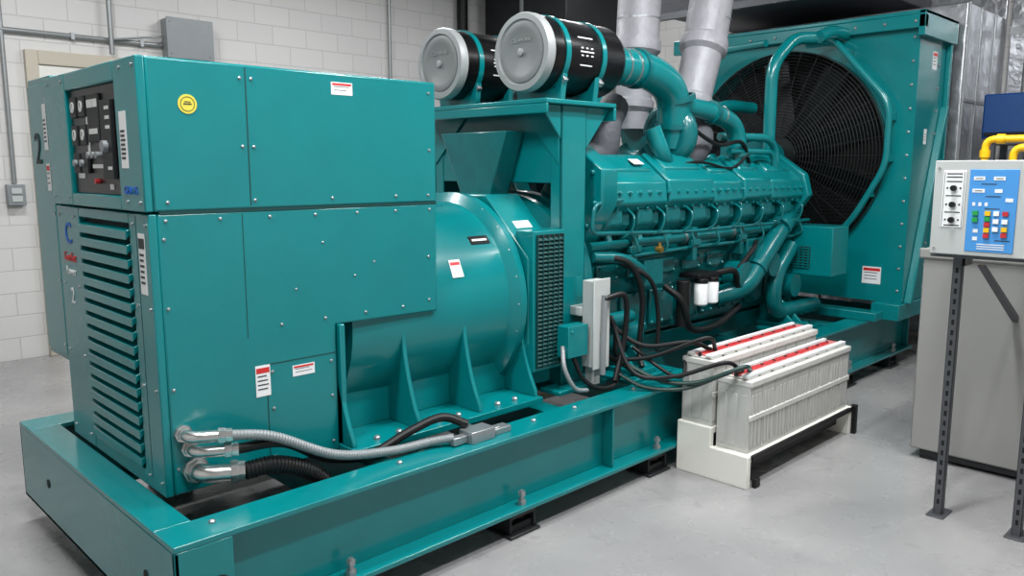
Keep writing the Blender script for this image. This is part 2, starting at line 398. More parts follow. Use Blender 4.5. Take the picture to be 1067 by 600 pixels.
text('unit_number','2',(1.067,4.17,1.78),'x',.2,INK)
label('breaker_label',(1.067,4.03,1.88),'x',.05,.2,None,6); label('breaker_label_low',(1.067,4.03,1.66),'x',.05,.12,INKR,3)
p=Part('breaker_screws',CHROME); [p.bolt((1.07,4.0,z),(-1,0,0),.007,.006) for z in (.9,1.2,1.5,1.7,2.0)]; p.done()
p=Part('top_cable_gland',CONDUIT); p.cyl((1.95,3.6,2.08),(1.95,3.6,2.16),.03); p.done()

# ---------------------------------------------------------------- alternator
group('alternator',(2.6,3.41,1.03),GEN)
AY,AZ,AR=3.41,1.01,.51
p=Part('barrel',TEAL)
p.lathe((1.9,AY,AZ),(1,0,0),[(0,.5),(.4,AR),(.94,AR),(.955,AR+.02),(.98,AR+.05),(1.02,AR+.05),(1.02,AR)],72); p.done()
p=Part('fan_housing',TEAL,.008)
hr=AR+.085
poly=[(AY+hr*math.cos(R(22.5+45*k)),AZ+hr*math.sin(R(22.5+45*k))) for k in range(8)]
p.prism(poly,'X',2.94,3.19)
p.lathe((3.19,AY,AZ),(1,0,0),[(0,.46),(.1,.46),(.14,.54),(.2,.54)],48); p.done()
fy=AY-hr*math.cos(R(22.5)); gz0,gz1=.66,1.36
p=Part('grille_frame',TEAL,.004); p.box(2.945,3.185,fy-.03,fy+.1,gz0-.02,gz1+.02); p.done()
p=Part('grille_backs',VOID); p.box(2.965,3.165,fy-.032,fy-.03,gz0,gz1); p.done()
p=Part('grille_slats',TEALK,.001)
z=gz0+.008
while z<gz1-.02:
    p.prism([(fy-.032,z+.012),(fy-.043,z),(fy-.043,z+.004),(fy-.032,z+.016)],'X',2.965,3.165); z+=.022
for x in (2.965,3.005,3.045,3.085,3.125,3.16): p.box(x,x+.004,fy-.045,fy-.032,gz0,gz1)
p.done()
p=Part('foot_mount',TEAL,.004)
p.box(1.8,2.95,2.76,3.1,.492,.525); p.box(1.8,2.95,3.02,3.04,.525,1.05)
def rib(x,w=.022):
    prof=[(3.02,.525),(2.79,.525),(2.795,.56)]
    for k in range(1,9):
        t=k/8; prof.append((2.795+.115*math.sin(t*math.pi/2)**.8, .56+.46*t))
    prof+= [(3.02,1.05)]
    p.prism(prof,'X',x,x+w)
for x in (1.805,2.16,2.53,2.92): rib(x)
p.box(1.805,1.83,2.86,3.02,.525,1.05)
p.box(1.8,2.95,3.72,4.06,.492,.525); p.box(1.8,2.95,3.78,3.8,.525,1.0)
p.done()
p=Part('foot_bolts',STEEL)
for x in (1.95,2.07,2.3,2.42,2.68,2.8): p.bolt((x,2.82,.525),(0,0,1),.016,.018)
p.done()
p=Part('flange_screws',STEEL)
for k in range(24):
    a=2*math.pi*k/24; p.bolt((2.878,AY+(AR+.035)*math.cos(a),AZ+(AR+.035)*math.sin(a)),(-1,0,0),.008,.008)
p.done()
def barrel_label(name,x,ang,w,h,m,dr=0):
    q=Part(name,m); M=Matrix.Translation((x,AY,AZ))@Matrix.Rotation(R(ang),4,'X')
    q.box(-w/2,w/2,-(AR+.0025+dr),-(AR+.0003),-h/2,h/2,M); q.done()
barrel_label('rating_plate',2.74,-40,.13,.05,BLACKM); barrel_label('rating_plate_text',2.74,-40,.1,.012,LBL,.001)
barrel_label('warning_label',2.52,-24,.07,.09,LBL); barrel_label('warning_label_red',2.52,-27,.06,.02,INKR,.001)
p=Part('warning_label_adapter',LBL); M=Matrix.Translation((3.06,AY,AZ))@Matrix.Rotation(R(-45),4,'X'); d=hr*math.cos(R(22.5)); p.box(-.06,.06,-(d+.002),-d,-.02,.03,M); p.done()
p=Part('lifting_lug',TEAL,.004); p.box(2.5,2.54,3.36,3.46,1.5,1.6); p.done()

# ---------------------------------------------------------------- air cleaner stand
group('air_cleaner_stand',(3.3,3.41,1.3),GEN)
p=Part('posts',TEAL,.005)
for y,s in ((2.88,1),(3.94,-1)):
    a,b=sorted((y,y+s*.015)); p.box(3.21,3.41,a,b,.5,2.03)
    a,b=sorted((y,y+s*.08)); p.box(3.21,3.222,a,b,.5,2.03); p.box(3.398,3.41,a,b,.5,2.03)
p.box(3.1,3.5,2.78,3.0,.49,.515); p.box(3.1,3.5,3.82,4.04,.49,.515)
p.done()
p=Part('deck',TEAL,.005); p.box(3.05,3.62,2.84,4.0,2.03,2.055); p.box(3.05,3.065,2.84,4.0,1.98,2.03); p.box(3.6,3.62,2.84,4.0,1.96,2.03)
p.box(3.215,3.225,2.9,3.92,1.62,2.03)
p.prism([(2.895,1.72),(2.895,2.03),(3.2,2.03)],'X',3.2,3.212); p.prism([(3.925,1.72),(3.925,2.03),(3.6,2.03)],'X',3.2,3.212)
p.prism([(3.05,2.03),(3.21,2.03),(3.21,1.85)],'Y',2.885,2.9)
p.prism([(3.62,2.03),(3.41,2.03),(3.41,1.8)],'Y',2.885,2.9)
p.done()
p=Part('hopper_duct',TEALD,.006)
p.prism([(3.15,1.9),(3.7,1.9),(3.5,1.5),(3.3,1.5)],'X',3.06,3.2); p.done()
p=Part('saddles',TEAL,.004)
for y in (3.1,3.78):
    for x in (3.28,3.55): p.prism([(y-.16,2.055),(y+.16,2.055),(y+.18,2.2),(y+.12,2.13),(y,2.1),(y-.12,2.13),(y-.18,2.2)],'X',x-.02,x+.02)
p.done()
for y in (3.1,3.78):
    group('engine_air_cleaner',(3.45,y,2.3),GEN)
    cz=2.31
    p=Part('canister',BLACKM); p.lathe((3.15,y,cz),(1,0,0),[(0,.195),(.0,.203),(.6,.203),(.64,.185),(.68,.12),(.72,.11)],56); p.done()
    p=Part('end_cap',CAPG); p.lathe((3.15,y,cz),(-1,0,0),[(-.022,.208),(.012,.208),(.028,.2),(.03,.172),(.018,.166),(.018,.05),(.02,.045)],56); p.done()
    p=Part('end_cap_face',CAPD); p.lathe((3.131,y,cz),(-1,0,0),[(0,.158),(.004,.158),(.006,.152),(.006,.12),(.003,.115)],48); p.done()
    p=Part('clamp_knob',CAPG); p.lathe((3.128,y,cz),(-1,0,0),[(0,.02),(.012,.02),(.015,.012)],16); p.done()
    text('end_cap_print','CLEAN AIR',(3.124,y,cz+.06),'x',.03,CAPG)
    p=Part('clamp_bands',TEAL)
    for x in (3.26,3.56): p.lathe((x,y,cz),(1,0,0),[(0,.2035),(0,.209),(.035,.209),(.035,.2035)],56,cap=False)
    p.done()
    p=Part('band_latches',STEEL,.002)
    for x in (3.277,3.577): p.cbox((x,y-.165,cz-.135),(.03,.03,.05),(-40,0,0))
    p.done()
    q=Part('canister_print',LBL)
    for (w,zo,xo) in ((.12,.085,0),(.018,.03,-.04),(.018,.03,0),(.018,.03,.04),(.11,.01,0),(.018,-.01,-.04),(.018,-.01,0),(.018,-.01,.04),(.1,-.06,0)):
        M=Matrix.Translation((3.43+xo,y,cz))@Matrix.Rotation(-math.asin(zo/.204),4,'X')
        q.box(-w/2,w/2,-.2045,-.2032,-.0035,.0035,M)
    q.done()

# ---------------------------------------------------------------- engine
group('diesel_engine',(4.8,3.41,1.2),GEN)
EC=3.41
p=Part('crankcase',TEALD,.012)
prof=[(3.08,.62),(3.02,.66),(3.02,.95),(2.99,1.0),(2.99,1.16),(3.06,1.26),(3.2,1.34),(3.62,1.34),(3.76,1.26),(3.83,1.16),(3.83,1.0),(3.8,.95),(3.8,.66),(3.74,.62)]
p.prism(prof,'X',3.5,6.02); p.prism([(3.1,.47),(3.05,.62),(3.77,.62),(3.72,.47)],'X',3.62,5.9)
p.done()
p=Part('flywheel_housing',TEALD,.01); p.lathe((3.38,EC,1.03),(1,0,0),[(0,.5),(.04,.54),(.1,.54),(.14,.48)],48); p.done()
p=Part('side_covers',TEALD,.008)
for i in range(8):
    x=3.6+i*.3; p.box(x,x+.26,2.995,3.02,.7,.93); p.box(x+.03,x+.23,2.97,2.995,1.03,1.13)
p.done()
p=Part('cover_bolts',TEAL)
for i in range(8):
    x=3.6+i*.3
    for dx in (.02,.13,.24):
        for z in (.715,.915): p.bolt((x+dx,2.995,z),(0,-1,0),.012,.012)
    for dx in (.05,.21):
        for z in (1.045,1.115): p.bolt((x+dx,2.97,z),(0,-1,0),.011,.012)
p.done()
def B(side,l,d):
    return (EC+side*(-.5*d+.866*l)*1.0, 1.0+.866*d+.5*l)
for side,nm in ((1,'near'),(-1,'far')):
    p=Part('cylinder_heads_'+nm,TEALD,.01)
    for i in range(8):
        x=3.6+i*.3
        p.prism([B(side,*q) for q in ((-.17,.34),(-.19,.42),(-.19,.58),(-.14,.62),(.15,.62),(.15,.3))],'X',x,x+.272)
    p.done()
    p=Part('rocker_covers_'+nm,TEALD,.014)
    for i in range(8):
        x=3.62+i*.3
        p.prism([B(side,*q) for q in ((-.25,.50),(-.265,.58),(-.22,.65),(-.1,.68),(-.1,.48),(-.2,.45))],'X',x,x+.15)
        p.prism([B(side,*q) for q in ((-.22,.46),(-.235,.56),(-.2,.62),(-.1,.62),(-.1,.46))],'X',x+.15,x+.26)
    p.done()
    p=Part('head_bolts_'+nm,TEAL)
    for i in range(8):
        x=3.62+i*.3
        for (l,d) in ((-.19,.44),(-.19,.53)):
            y,z=B(side,l,d)
            for dx in (.03,.12,.23): p.bolt((x+dx,y,z),(0,-side*.866,-.5),.013,.018)
    p.done()
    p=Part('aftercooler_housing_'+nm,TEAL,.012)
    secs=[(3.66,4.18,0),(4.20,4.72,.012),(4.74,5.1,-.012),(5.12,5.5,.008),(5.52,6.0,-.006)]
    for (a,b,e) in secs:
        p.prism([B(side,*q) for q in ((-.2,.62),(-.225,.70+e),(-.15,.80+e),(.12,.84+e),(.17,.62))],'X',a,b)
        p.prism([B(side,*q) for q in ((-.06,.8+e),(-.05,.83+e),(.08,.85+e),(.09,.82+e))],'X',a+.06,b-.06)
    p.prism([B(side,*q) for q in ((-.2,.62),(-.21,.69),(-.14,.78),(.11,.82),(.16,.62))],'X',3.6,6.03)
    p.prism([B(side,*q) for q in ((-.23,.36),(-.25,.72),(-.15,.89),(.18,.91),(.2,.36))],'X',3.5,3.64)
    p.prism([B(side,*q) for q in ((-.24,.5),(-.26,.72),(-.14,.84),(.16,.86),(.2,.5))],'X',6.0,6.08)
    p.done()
    p=Part('housing_bolts_'+nm,TEAL)
    for i in range(24):
        y2,z2=B(side,-.19,.748)
        p.bolt((3.7+i*.098,y2,z2),(0,-side*.86,.5),.013,.02)
        y2,z2=B(side,-.215,.66); p.bolt((3.7+i*.098,y2,z2),(0,-side*.98,0),.01,.014)
    for (l,d) in ((-.2,.42),(-.22,.56),(-.2,.7),(-.1,.84),(.1,.86),(.15,.6),(0,.45)):
        y2,z2=B(side,l,d); p.bolt((3.5,y2,z2),(-1,0,0),.014,.016)
    p.done()
p=Part('bank_pipework',TEALD)
p.pipe([(3.5,2.93,1.25),(5.95,2.93,1.25),(6.1,3.0,1.2)],.03)
for i in range(8): p.pipe([(3.70+i*.3,2.93,1.25),(3.70+i*.3,2.97,1.33)],.022)
p.pipe([(3.7,2.85,1.52),(3.45,2.85,1.5),(3.43,2.85,1.34),(4.4,2.86,1.30),(6.1,2.86,1.30)],.012,.05)
p.pipe([(3.6,2.88,1.18),(4.6,2.9,1.19),(6.0,2.9,1.18)],.012)
for i in range(8):
    x=3.72+i*.3
    p.cable([(x,2.86,1.30),(x+.02,2.81,1.34),(x+.03,2.80,1.42),(x+.05,2.86,1.46)],.007,8)
    p.cable([(x+.12,2.9,1.18),(x+.13,2.84,1.22),(x+.12,2.86,1.30)],.008,8)
p.done()
p=Part('brackets',TEALD,.005)
for x in (3.85,4.5,5.1,5.6): p.box(x,x+.05,2.88,3.0,1.1,1.32); p.box(x-.03,x+.08,2.87,2.9,1.2,1.24)
p.box(4.0,4.2,2.9,3.0,.98,1.14); p.box(5.2,5.42,2.88,3.0,1.02,1.2)
p.done()
p=Part('pipe_fittings',STEEL)
for i in range(0,8,2):
    p.collar((3.85+i*.3,2.93,1.25),(1,0,0),.03,.018,.006,18)
p.done()
p=Part('intake_piping',TEAL)
p.pipe([(3.86,3.1,2.31),(4.28,3.1,2.31),(4.56,3.1,2.2),(4.62,3.15,1.85)],.11,.22,24)
p.pipe([(3.86,3.78,2.31),(4.3,3.78,2.28),(4.5,3.7,2.15),(4.52,3.65,1.85)],.11,.22,24)
p.pipe([(4.6,3.1,2.12),(5.0,3.06,2.08),(5.27,3.04,2.0),(5.3,3.04,1.6)],.066,.14,20)
p.pipe([(4.25,3.05,1.95),(4.3,3.0,1.78),(4.5,3.1,1.72)],.055,.1,18)
p.pipe([(5.3,3.2,1.93),(5.75,3.05,1.93),(5.88,3.05,1.85),(5.88,3.05,1.62)],.03,.1,14)
p.pipe([(5.1,3.0,1.82),(5.7,2.98,1.82),(5.78,2.98,1.6)],.022,.08,14)
p.pipe([(5.4,3.5,1.6),(5.5,3.5,2.1),(5.9,3.5,2.2),(6.3,3.5,2.2)],.05,.12,16)
p.pipe([(5.45,3.1,1.62),(5.45,3.1,1.76),(5.65,3.1,1.8),(5.95,3.1,1.76),(6.02,3.1,1.5)],.028,.06,12)
p.done()
p=Part('turbochargers',TEALD)
for x,y in ((4.62,3.18),(4.9,3.62)):
    pts=[(x,y+.15*math.cos(t),1.93+.15*math.sin(t)) for t in [k*math.pi/12 for k in range(23)]]
    p.sweep(pts,[.05+.035*k/22 for k in range(23)],16); p.cyl((x-.06,y,1.93),(x+.06,y,1.93),.13)
p.cyl((4.5,3.18,1.93),(5.0,3.18,1.93),.08); p.box(4.2,5.4,3.2,3.62,1.5,1.74)
p.collar((4.575,3.1,2.17),(.3,0,-1),.11,.035,.018)
p.collar((4.60,3.13,2.0),(.1,0.1,-1),.11,.035,.018)
p.collar((4.12,3.1,2.31),(1,0,0),.11,.03,.014)
for z in (1.70,1.78): p.collar((5.3,3.04,z),(0,0,1),.066,.03,.02)
p.collar((4.95,3.065,2.085),(1,-.05,-.1),.066,.04,.014)
p.done()
p=Part('hose_clamps',CHROME)
for x in (3.95,4.05): p.collar((x,3.1,2.31),(1,0,0),.11,.012,.005)
p.collar((5.06,3.06,2.065),(1,-.05,-.2),.067,.012,.005)
p.done()
p=Part('exhaust_wrap',INSULD)
p.cable([(3.9,3.4,1.72),(4.05,3.3,1.8),(4.1,3.3,1.98),(4.3,3.4,2.1)],.1,16)
p.cable([(4.75,3.2,1.72),(4.85,3.12,1.84),(4.98,3.2,1.96),(5.0,3.4,2.08)],.11,16)
p.sweep([(3.7,3.41,1.62),(5.8,3.41,1.62)],.13,16)
p.done()
p=Part('front_gearcase',TEALD,.015); p.prism([(3.0,.6),(2.95,1.2),(3.1,1.5),(3.72,1.5),(3.87,1.2),(3.82,.6)],'X',6.02,6.16); p.done()
p=Part('coolant_piping',TEALD)
p.pipe([(6.1,3.0,1.3),(5.75,2.88,1.3),(5.4,2.85,1.08),(5.15,2.85,.86),(4.95,2.98,.8)],.07,.2,20)
p.pipe([(5.9,2.9,1.1),(5.6,2.87,.9),(5.6,2.87,.62),(6.3,2.87,.6)],.06,.15,20)
p.pipe([(3.5,2.9,1.2),(3.75,2.86,1.18),(3.95,2.86,1.08),(4.0,2.95,.98)],.03,.08)
p.cyl((5.12,2.97,.95),(5.12,2.83,.95),.1); p.cyl((5.5,2.97,1.0),(5.5,2.82,1.0),.09); p.cyl((5.9,2.97,.8),(5.9,2.84,.8),.09)
p.collar((5.68,2.875,1.27),(-1,-.05,-.55),.07,.03,.014); p.collar((5.3,2.855,1.0),(-1,0,-.85),.07,.03,.014)
p.done()
p=Part('starter_motor',TEALD); p.cyl((3.55,2.93,.7),(3.95,2.93,.7),.075); p.cyl((3.55,2.85,.83),(3.8,2.85,.83),.04); p.done()
p=Part('belt_guard',TEAL,.006); p.box(5.97,6.25,2.6,3.02,.88,1.26); p.done()
p=Part('belt_guard_shade_sheet',VOID); p.box(5.965,5.972,2.77,2.98,.93,1.1); p.done()  # near-black sheet painted as shade behind the guard bars
p=Part('belt_guard_bars',TEAL)
for i in range(8): p.box(5.957,5.965,2.77,2.98,.935+i*.021,.943+i*.021)
for i in range(6): p.box(5.957,5.965,2.78+i*.038,2.786+i*.038,.93,1.1)
p.done()
p=Part('fan_hub_drive',TEALD); p.cyl((6.16,EC,1.8),(6.5,EC,1.8),.12); p.box(6.02,6.2,3.2,3.62,1.4,1.9); p.done()
p=Part('oil_filters',WHITE)
for x in (4.58,4.71): p.lathe((x,2.86,.80),(0,0,1),[(0,.036),(.01,.046),(.14,.046),(.15,.04)],24)
p.done()
p=Part('filter_heads',BLACK,.004)
for x in (4.58,4.71): p.cyl((x,2.86,.95),(x,2.86,.98),.047)
p.box(4.52,4.78,2.84,3.0,.98,1.01); p.cyl((4.40,2.88,.98),(4.40,2.88,.68),.045); p.done()
p=Part('rubber_hoses',BLACK)
p.cable([(3.6,2.9,1.2),(3.72,2.80,1.15),(3.82,2.78,.95),(3.80,2.78,.65),(3.75,2.72,.55)],.017)
p.cable([(3.75,2.9,1.15),(3.9,2.79,1.05),(3.98,2.78,.85),(3.96,2.76,.6)],.014)
p.cable([(4.3,2.96,.95),(4.36,2.86,.85),(4.45,2.84,.66),(4.8,2.86,.64),(5.15,2.9,.72)],.024)
p.cable([(4.8,2.92,.98),(4.95,2.84,1.0),(5.05,2.86,.88)],.022)
p.cable([(5.35,2.9,1.18),(5.2,2.83,1.14),(5.05,2.86,1.0)],.018)
p.cable([(3.5,2.9,.95),(3.58,2.80,.82),(3.56,2.76,.64),(3.7,2.74,.52)],.013)
p.cable([(4.6,3.0,1.97),(4.9,2.97,1.86),(5.2,2.96,1.88),(5.4,3.0,1.72)],.014)
p.cable([(4.3,3.02,1.7),(4.7,2.98,1.74),(5.1,2.98,1.7),(5.3,2.96,1.8)],.01)
p.done()
p=Part('brass_valve',mat('brass',(176,140,70),.3,.8)); p.cyl((3.98,2.80,1.22),(3.98,2.76,1.22),.018); p.cyl((3.98,2.78,1.2),(3.98,2.78,1.26),.01); p.done()
p=Part('engine_mounts',TEAL,.005)
for x in (3.7,5.7):
    p.box(x,x+.2,2.72,3.05,.5,.53); p.prism([(2.76,.53),(3.05,.53),(3.05,.8)],'X',x+.03,x+.06); p.prism([(2.76,.53),(3.05,.53),(3.05,.8)],'X',x+.14,x+.17)
    p.box(x-.1,x+.3,2.68,3.0,.47,.5)
p.done()
p=Part('id_label',LBL); M=Matrix.Translation((4.0,*B(1,0,.852)))@Matrix.Rotation(R(30),4,'X'); p.box(-.05,.05,-.03,.03,0,.003,M); p.done()
group('starter_junction_box',(3.35,2.76,.82),GEN)
p=Part('relay_enclosure',LGREY,.006); p.box(3.3,3.42,2.72,2.80,.62,1.10); p.box(3.29,3.43,2.71,2.72,.61,1.11); p.box(3.33,3.39,2.74,2.8,.515,.62); p.box(3.29,3.43,2.8,2.882,.9,.95); p.done()
p=Part('enclosure_corrugation',GREY); p.corr([(3.36,2.70,.58),(3.36,2.70,.75),(3.37,2.70,1.02)],.018,12,.016); p.done()
p=Part('teal_relay_box',TEAL,.005); p.box(3.12,3.28,2.74,2.82,.70,.87); p.box(3.12,3.28,2.82,2.88,.74,.78); p.bolt((3.15,2.74,.84),(0,-1,0),.01); p.done()
p=Part('looped_cables',BLACK)
p.cable([(3.42,2.74,.7),(3.5,2.7,.6),(3.42,2.66,.52),(3.3,2.68,.52),(3.22,2.72,.58),(3.18,2.76,.7)],.012)
p.cable([(3.36,2.7,1.0),(3.5,2.66,1.0),(3.52,2.68,.75),(3.42,2.66,.54)],.016); p.done()
p=Part('flex_conduit',GREY); p.corr([(3.12,2.78,.76),(3.07,2.72,.66),(3.12,2.69,.55),(3.22,2.69,.52)],.013); p.done()

# ---------------------------------------------------------------- radiator
group('engine_radiator',(7.0,3.41,1.7),GEN)
RX,RY0,RY1,RZ0,RZ1=6.7,2.33,4.49,.62,2.86
FC=(3.41,1.80); FR=.88
p=Part('shroud_face',TEAL,.003)
N=72; bm=p.bm
def rectpt(a):
    c,s=math.cos(a),math.sin(a); t=1e9
    if c>1e-6: t=min(t,(RY1-FC[0])/c)
    if c<-1e-6: t=min(t,(RY0-FC[0])/c)
    if s>1e-6: t=min(t,(RZ1-FC[1])/s)
    if s<-1e-6: t=min(t,(RZ0-FC[1])/s)
    return FC[0]+c*t,FC[1]+s*t
angs=sorted([2*math.pi*k/N for k in range(N)]+[math.atan2(z-FC[1],y-FC[0])%(2*math.pi) for y in (RY0,RY1) for z in (RZ0,RZ1)])
I=[];O=[];D=[]
for a in angs:
    y,z=rectpt(a); O.append(bm.verts.new((RX,y,z)))
    I.append(bm.verts.new((RX,FC[0]+FR*math.cos(a),FC[1]+FR*math.sin(a))))
    D.append(bm.verts.new((RX+.2,FC[0]+FR*math.cos(a),FC[1]+FR*math.sin(a))))
n=len(angs)
for i in range(n):
    j=(i+1)%n; bm.faces.new([O[i],O[j],I[j],I[i]]); bm.faces.new([I[i],I[j],D[j],D[i]])
p.done()
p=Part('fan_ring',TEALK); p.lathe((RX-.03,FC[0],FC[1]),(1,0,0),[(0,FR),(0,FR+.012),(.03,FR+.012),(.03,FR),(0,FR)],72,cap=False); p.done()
p=Part('core_back',VOID); p.box(RX+.2,RX+.22,RY0+.05,RY1-.05,RZ0+.05,RZ1-.05); p.done()  # near-black sheet paints the shade of the recess behind the fan
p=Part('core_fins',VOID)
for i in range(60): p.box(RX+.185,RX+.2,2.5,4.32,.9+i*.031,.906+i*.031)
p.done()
p=Part('side_frames',TEAL,.006)
p.box(RX+.001,7.32,RY0,RY0+.03,RZ0,RZ1); p.box(RX+.001,7.32,RY1-.03,RY1,RZ0,RZ1); p.box(RX+.001,7.32,RY0+.03,RY1-.03,RZ1-.03,RZ1); p.box(RX+.001,7.32,RY0+.03,RY1-.03,RZ0,RZ0+.03)
p.box(RX-.06,7.4,RY0-.05,RY0,RZ1-.16,RZ1+.03); p.box(RX-.06,7.4,RY0-.05,RY1+.05,RZ1+.0,RZ1+.03); p.box(RX-.06,RX,RY0-.05,RY1+.05,RZ1-.1,RZ1)
p.box(7.3,7.34,RY0-.04,RY0,RZ0,RZ1-.16)
p.box(6.6,7.45,RY0-.02,RY0+.2,.49,.62); p.box(6.6,7.45,RY1-.2,RY1+.02,.49,.62)
p.box(6.45,6.6,RY0+.1,RY1-.1,.49,.56)
p.prism([(6.74,.62),(6.79,.62),(7.30,2.2),(7.25,2.2)],'Y',RY0-.06,RY0-.0)
p.done()
p=Part('top_bolts',STEEL)
for i in range(10): p.bolt((RX-.06,RY0+.02+i*.23,RZ1-.05),(-1,0,0),.012,.012)
p.done()
p=Part('fan_blades',FANM)
for k in range(9):
    a=2*math.pi*k/9
    M=Matrix.Translation((RX+.08,FC[0],FC[1]))@Matrix.Rotation(a,4,'X')@Matrix.Translation((0,.46,0))@Matrix.Rotation(R(32),4,'Y')
    p.box(-.005,.005,-.32,.36,-.1,.1,M)
p.cyl((RX-.1,FC[0],FC[1]),(RX+.1,FC[0],FC[1]),.17); p.done()
p=Part('fan_guard',GUARD)
def gx(r): return RX-.05-.09*(1-(r/FR)**2)
for k in range(27):
    r=.2+(FR-.2)*k/26
    pts=[(gx(r),FC[0]+r*math.cos(2*math.pi*k2/60),FC[1]+r*math.sin(2*math.pi*k2/60)) for k2 in range(61)]
    p.sweep(pts,.0045,5)
for k in range(36):
    a=2*math.pi*k/36
    p.sweep([(gx(r),FC[0]+r*math.cos(a),FC[1]+r*math.sin(a)) for r in (.2,.42,.66,FR)],.005,5)
p.done()
p=Part('coolant_pipes',TEAL)
p.pipe([(6.35,2.98,2.72),(6.2,3.1,2.72),(5.95,3.15,2.5),(5.95,3.15,1.7)],.048,.14,18)
p.pipe([(6.7,2.9,2.78),(6.45,2.92,2.78),(6.3,2.95,2.72)],.048,.1,18)
p.pipe([(6.58,3.3,2.76),(6.58,2.98,2.76),(6.58,2.48,2.2),(6.58,2.48,1.72),(6.58,2.72,1.28),(6.58,2.9,1.1)],.025,.12,16)
p.pipe([(6.3,3.4,2.72),(6.45,3.9,2.72),(6.56,4.2,2.5),(6.56,4.35,2.0)],.03,.12,16)
p.done()
p=Part('pipe_brackets',TEAL,.003)
for (y,z) in ((2.48,2.1),(2.48,1.78),(2.6,1.5),(2.85,2.62)): p.box(6.58,6.7,y-.015,y+.015,z-.03,z+.03)
p.done()
p=Part('shroud_bolts',STEEL)
for i in range(12):
    z=.72+i*.18
    p.bolt((RX,RY0+.04,z),(-1,0,0),.011,.01); p.bolt((7.15,RY0,z),(0,-1,0),.011,.01)
p.done()
label('radiator_warning',(RX,2.58,.83),'x',.15,.14,INKR,3)
label('side_warning',(7.05,RY0,2.55),'y',.1,.14,INKR,3)
label('side_warning_low',(6.95,RY0,1.95),'y',.06,.12,None,3)

# ---------------------------------------------------------------- exhaust stacks
for (bx,by,tx,ty) in ((4.80,3.62,4.86,3.62),(4.98,3.25,5.28,3.28)):
    group('insulated_exhaust_pipe',(bx,by,2.5))
    zs=[1.98,2.1,2.13,2.18,2.2,2.5,2.53,2.6,2.63,3.0,3.6,4.299]; rs=[.12,.12,.15,.15,.13,.14,.17,.17,.155,.155,.155,.155]
    pts=[]
    for z in zs:
        t=min(1,max(0,(z-2.1)/.8)); pts.append((bx+(tx-bx)*t,by+(ty-by)*t,z))
    p=Part('wrapped_pipe',INSUL); p.sweep(pts,rs,28); p.done()
    p=Part('wrap_bands',STEEL)
    for z in (2.75,3.05,3.4):
        t=min(1,max(0,(z-2.1)/.8)); p.collar((bx+(tx-bx)*t,by+(ty-by)*t,z),(0,0,1),.155,.012,.003)
    p.done()

# ---------------------------------------------------------------- ducts
group('radiator_discharge_duct',(8.0,3.41,1.8))
p=Part('foil_duct',FOIL,.01); p.box(7.46,8.54,2.24,4.56,.75,3.05); p.done()
p=Part('duct_seams',STEEL,.002)
for x in (7.47,7.8,8.2): p.box(x,x+.03,2.225,2.24,.75,3.05)
for z in (1.5,2.25): p.box(7.46,8.54,2.228,2.24,z,z+.03)
p.done()
p=Part('duct_legs',STEEL,.003)
for y in (2.27,4.48): p.box(7.55,7.6,y,y+.05,0,.75); p.box(8.45,8.5,y,y+.05,0,.75)
p.done()
group('foil_wall_insulation',(8.58,1.5,2.7))
p=Part('foil_panels',FOIL,.01)
for y in (-.99,-.19,.61,1.41): p.box(8.55,8.598,y,y+.79,.05,4.25)
for y in (2.24,3.04,3.84): p.box(8.55,8.598,y,y+.79,.05,4.25)
p.done()
p=Part('panel_tape',STEEL)
for y in (-.2,.6,1.4): p.box(8.545,8.55,y-.04,y+.05,.05,4.25)
p.box(8.545,8.55,-.99,2.2,2.9,2.97); p.done()
group('east_riser_conduit',(8.45,2.02,2.7))
p=Part('pipe_run',CONDUIT); p.pipe([(8.45,2.02,4.299),(8.45,2.02,0.0)],.03); p.pipe([(8.45,1.3,3.3),(8.45,2.02,3.3)],.025); p.done()
group('blue_coolant_tank',(7.7,1.6,2.1))
p=Part('tank',NAVY,.015); p.box(7.5,7.95,.9,2.08,1.94,2.30); p.done()
p=Part('tank_band',BLACK,.004); p.box(7.49,7.5,.92,2.06,1.96,1.99); p.done()
p=Part('stand_legs',STRUT,.003)
for x in (7.52,7.88):
    for y in (.95,1.98): p.box(x,x+.05,y,y+.05,0,1.94)
p.box(7.52,7.93,.95,2.03,1.89,1.94); p.done()
group('overhead_duct',(7.4,3.4,3.4))
p=Part('duct',INSULD,.01); p.box(6.9,8.54,2.9,4.9,3.2,3.5); p.done()
p=Part('hangers',STRUT)
for y in (3.0,4.8):
    for x in (7.0,8.4): p.cyl((x,y,3.5),(x,y,4.299),.01,seg=8)
p.box(6.8,6.86,2.7,5.0,3.14,3.2); p.box(8.3,8.36,2.7,5.0,3.14,3.2); p.done()
group('overhead_cabinet',(7.8,7.0,3.3))
p=Part('dark_unit',DARK,.01); p.box(7.3,8.59,6.5,7.9,3.0,4.29); p.done()
p=Part('unit_trim',GREY,.004); p.box(7.28,7.3,6.5,7.9,3.0,3.05); p.box(7.28,7.3,7.2,7.25,3.05,4.2); p.done()
group('dark_riser_pipe',(7.0,8.0,3.5))
p=Part('riser',BLACK); p.pipe([(7.0,8.0,4.299),(7.0,8.0,2.95),(7.0,8.08,2.85)],.07,.1); p.cyl((7.0,8.0,3.0),(7.0,8.0,3.12),.09); p.done()
group('yellow_gas_pipe',(6.9,6.9,1.9))
p=Part('rail',YELLOW); p.pipe([(6.3,7.3,0.0),(6.3,7.3,1.93),(7.9,7.3,1.93),(7.9,7.3,0)],.045,.1); p.pipe([(6.9,7.3,1.93),(6.9,7.3,1.6),(7.9,7.3,1.6)],.03,.05); p.done()
group('blue_transfer_cabinet',(6.5,7.7,1.1))
p=Part('body',NAVY,.01); p.box(6.1,7.6,7.5,7.9,0,2.35); p.done()
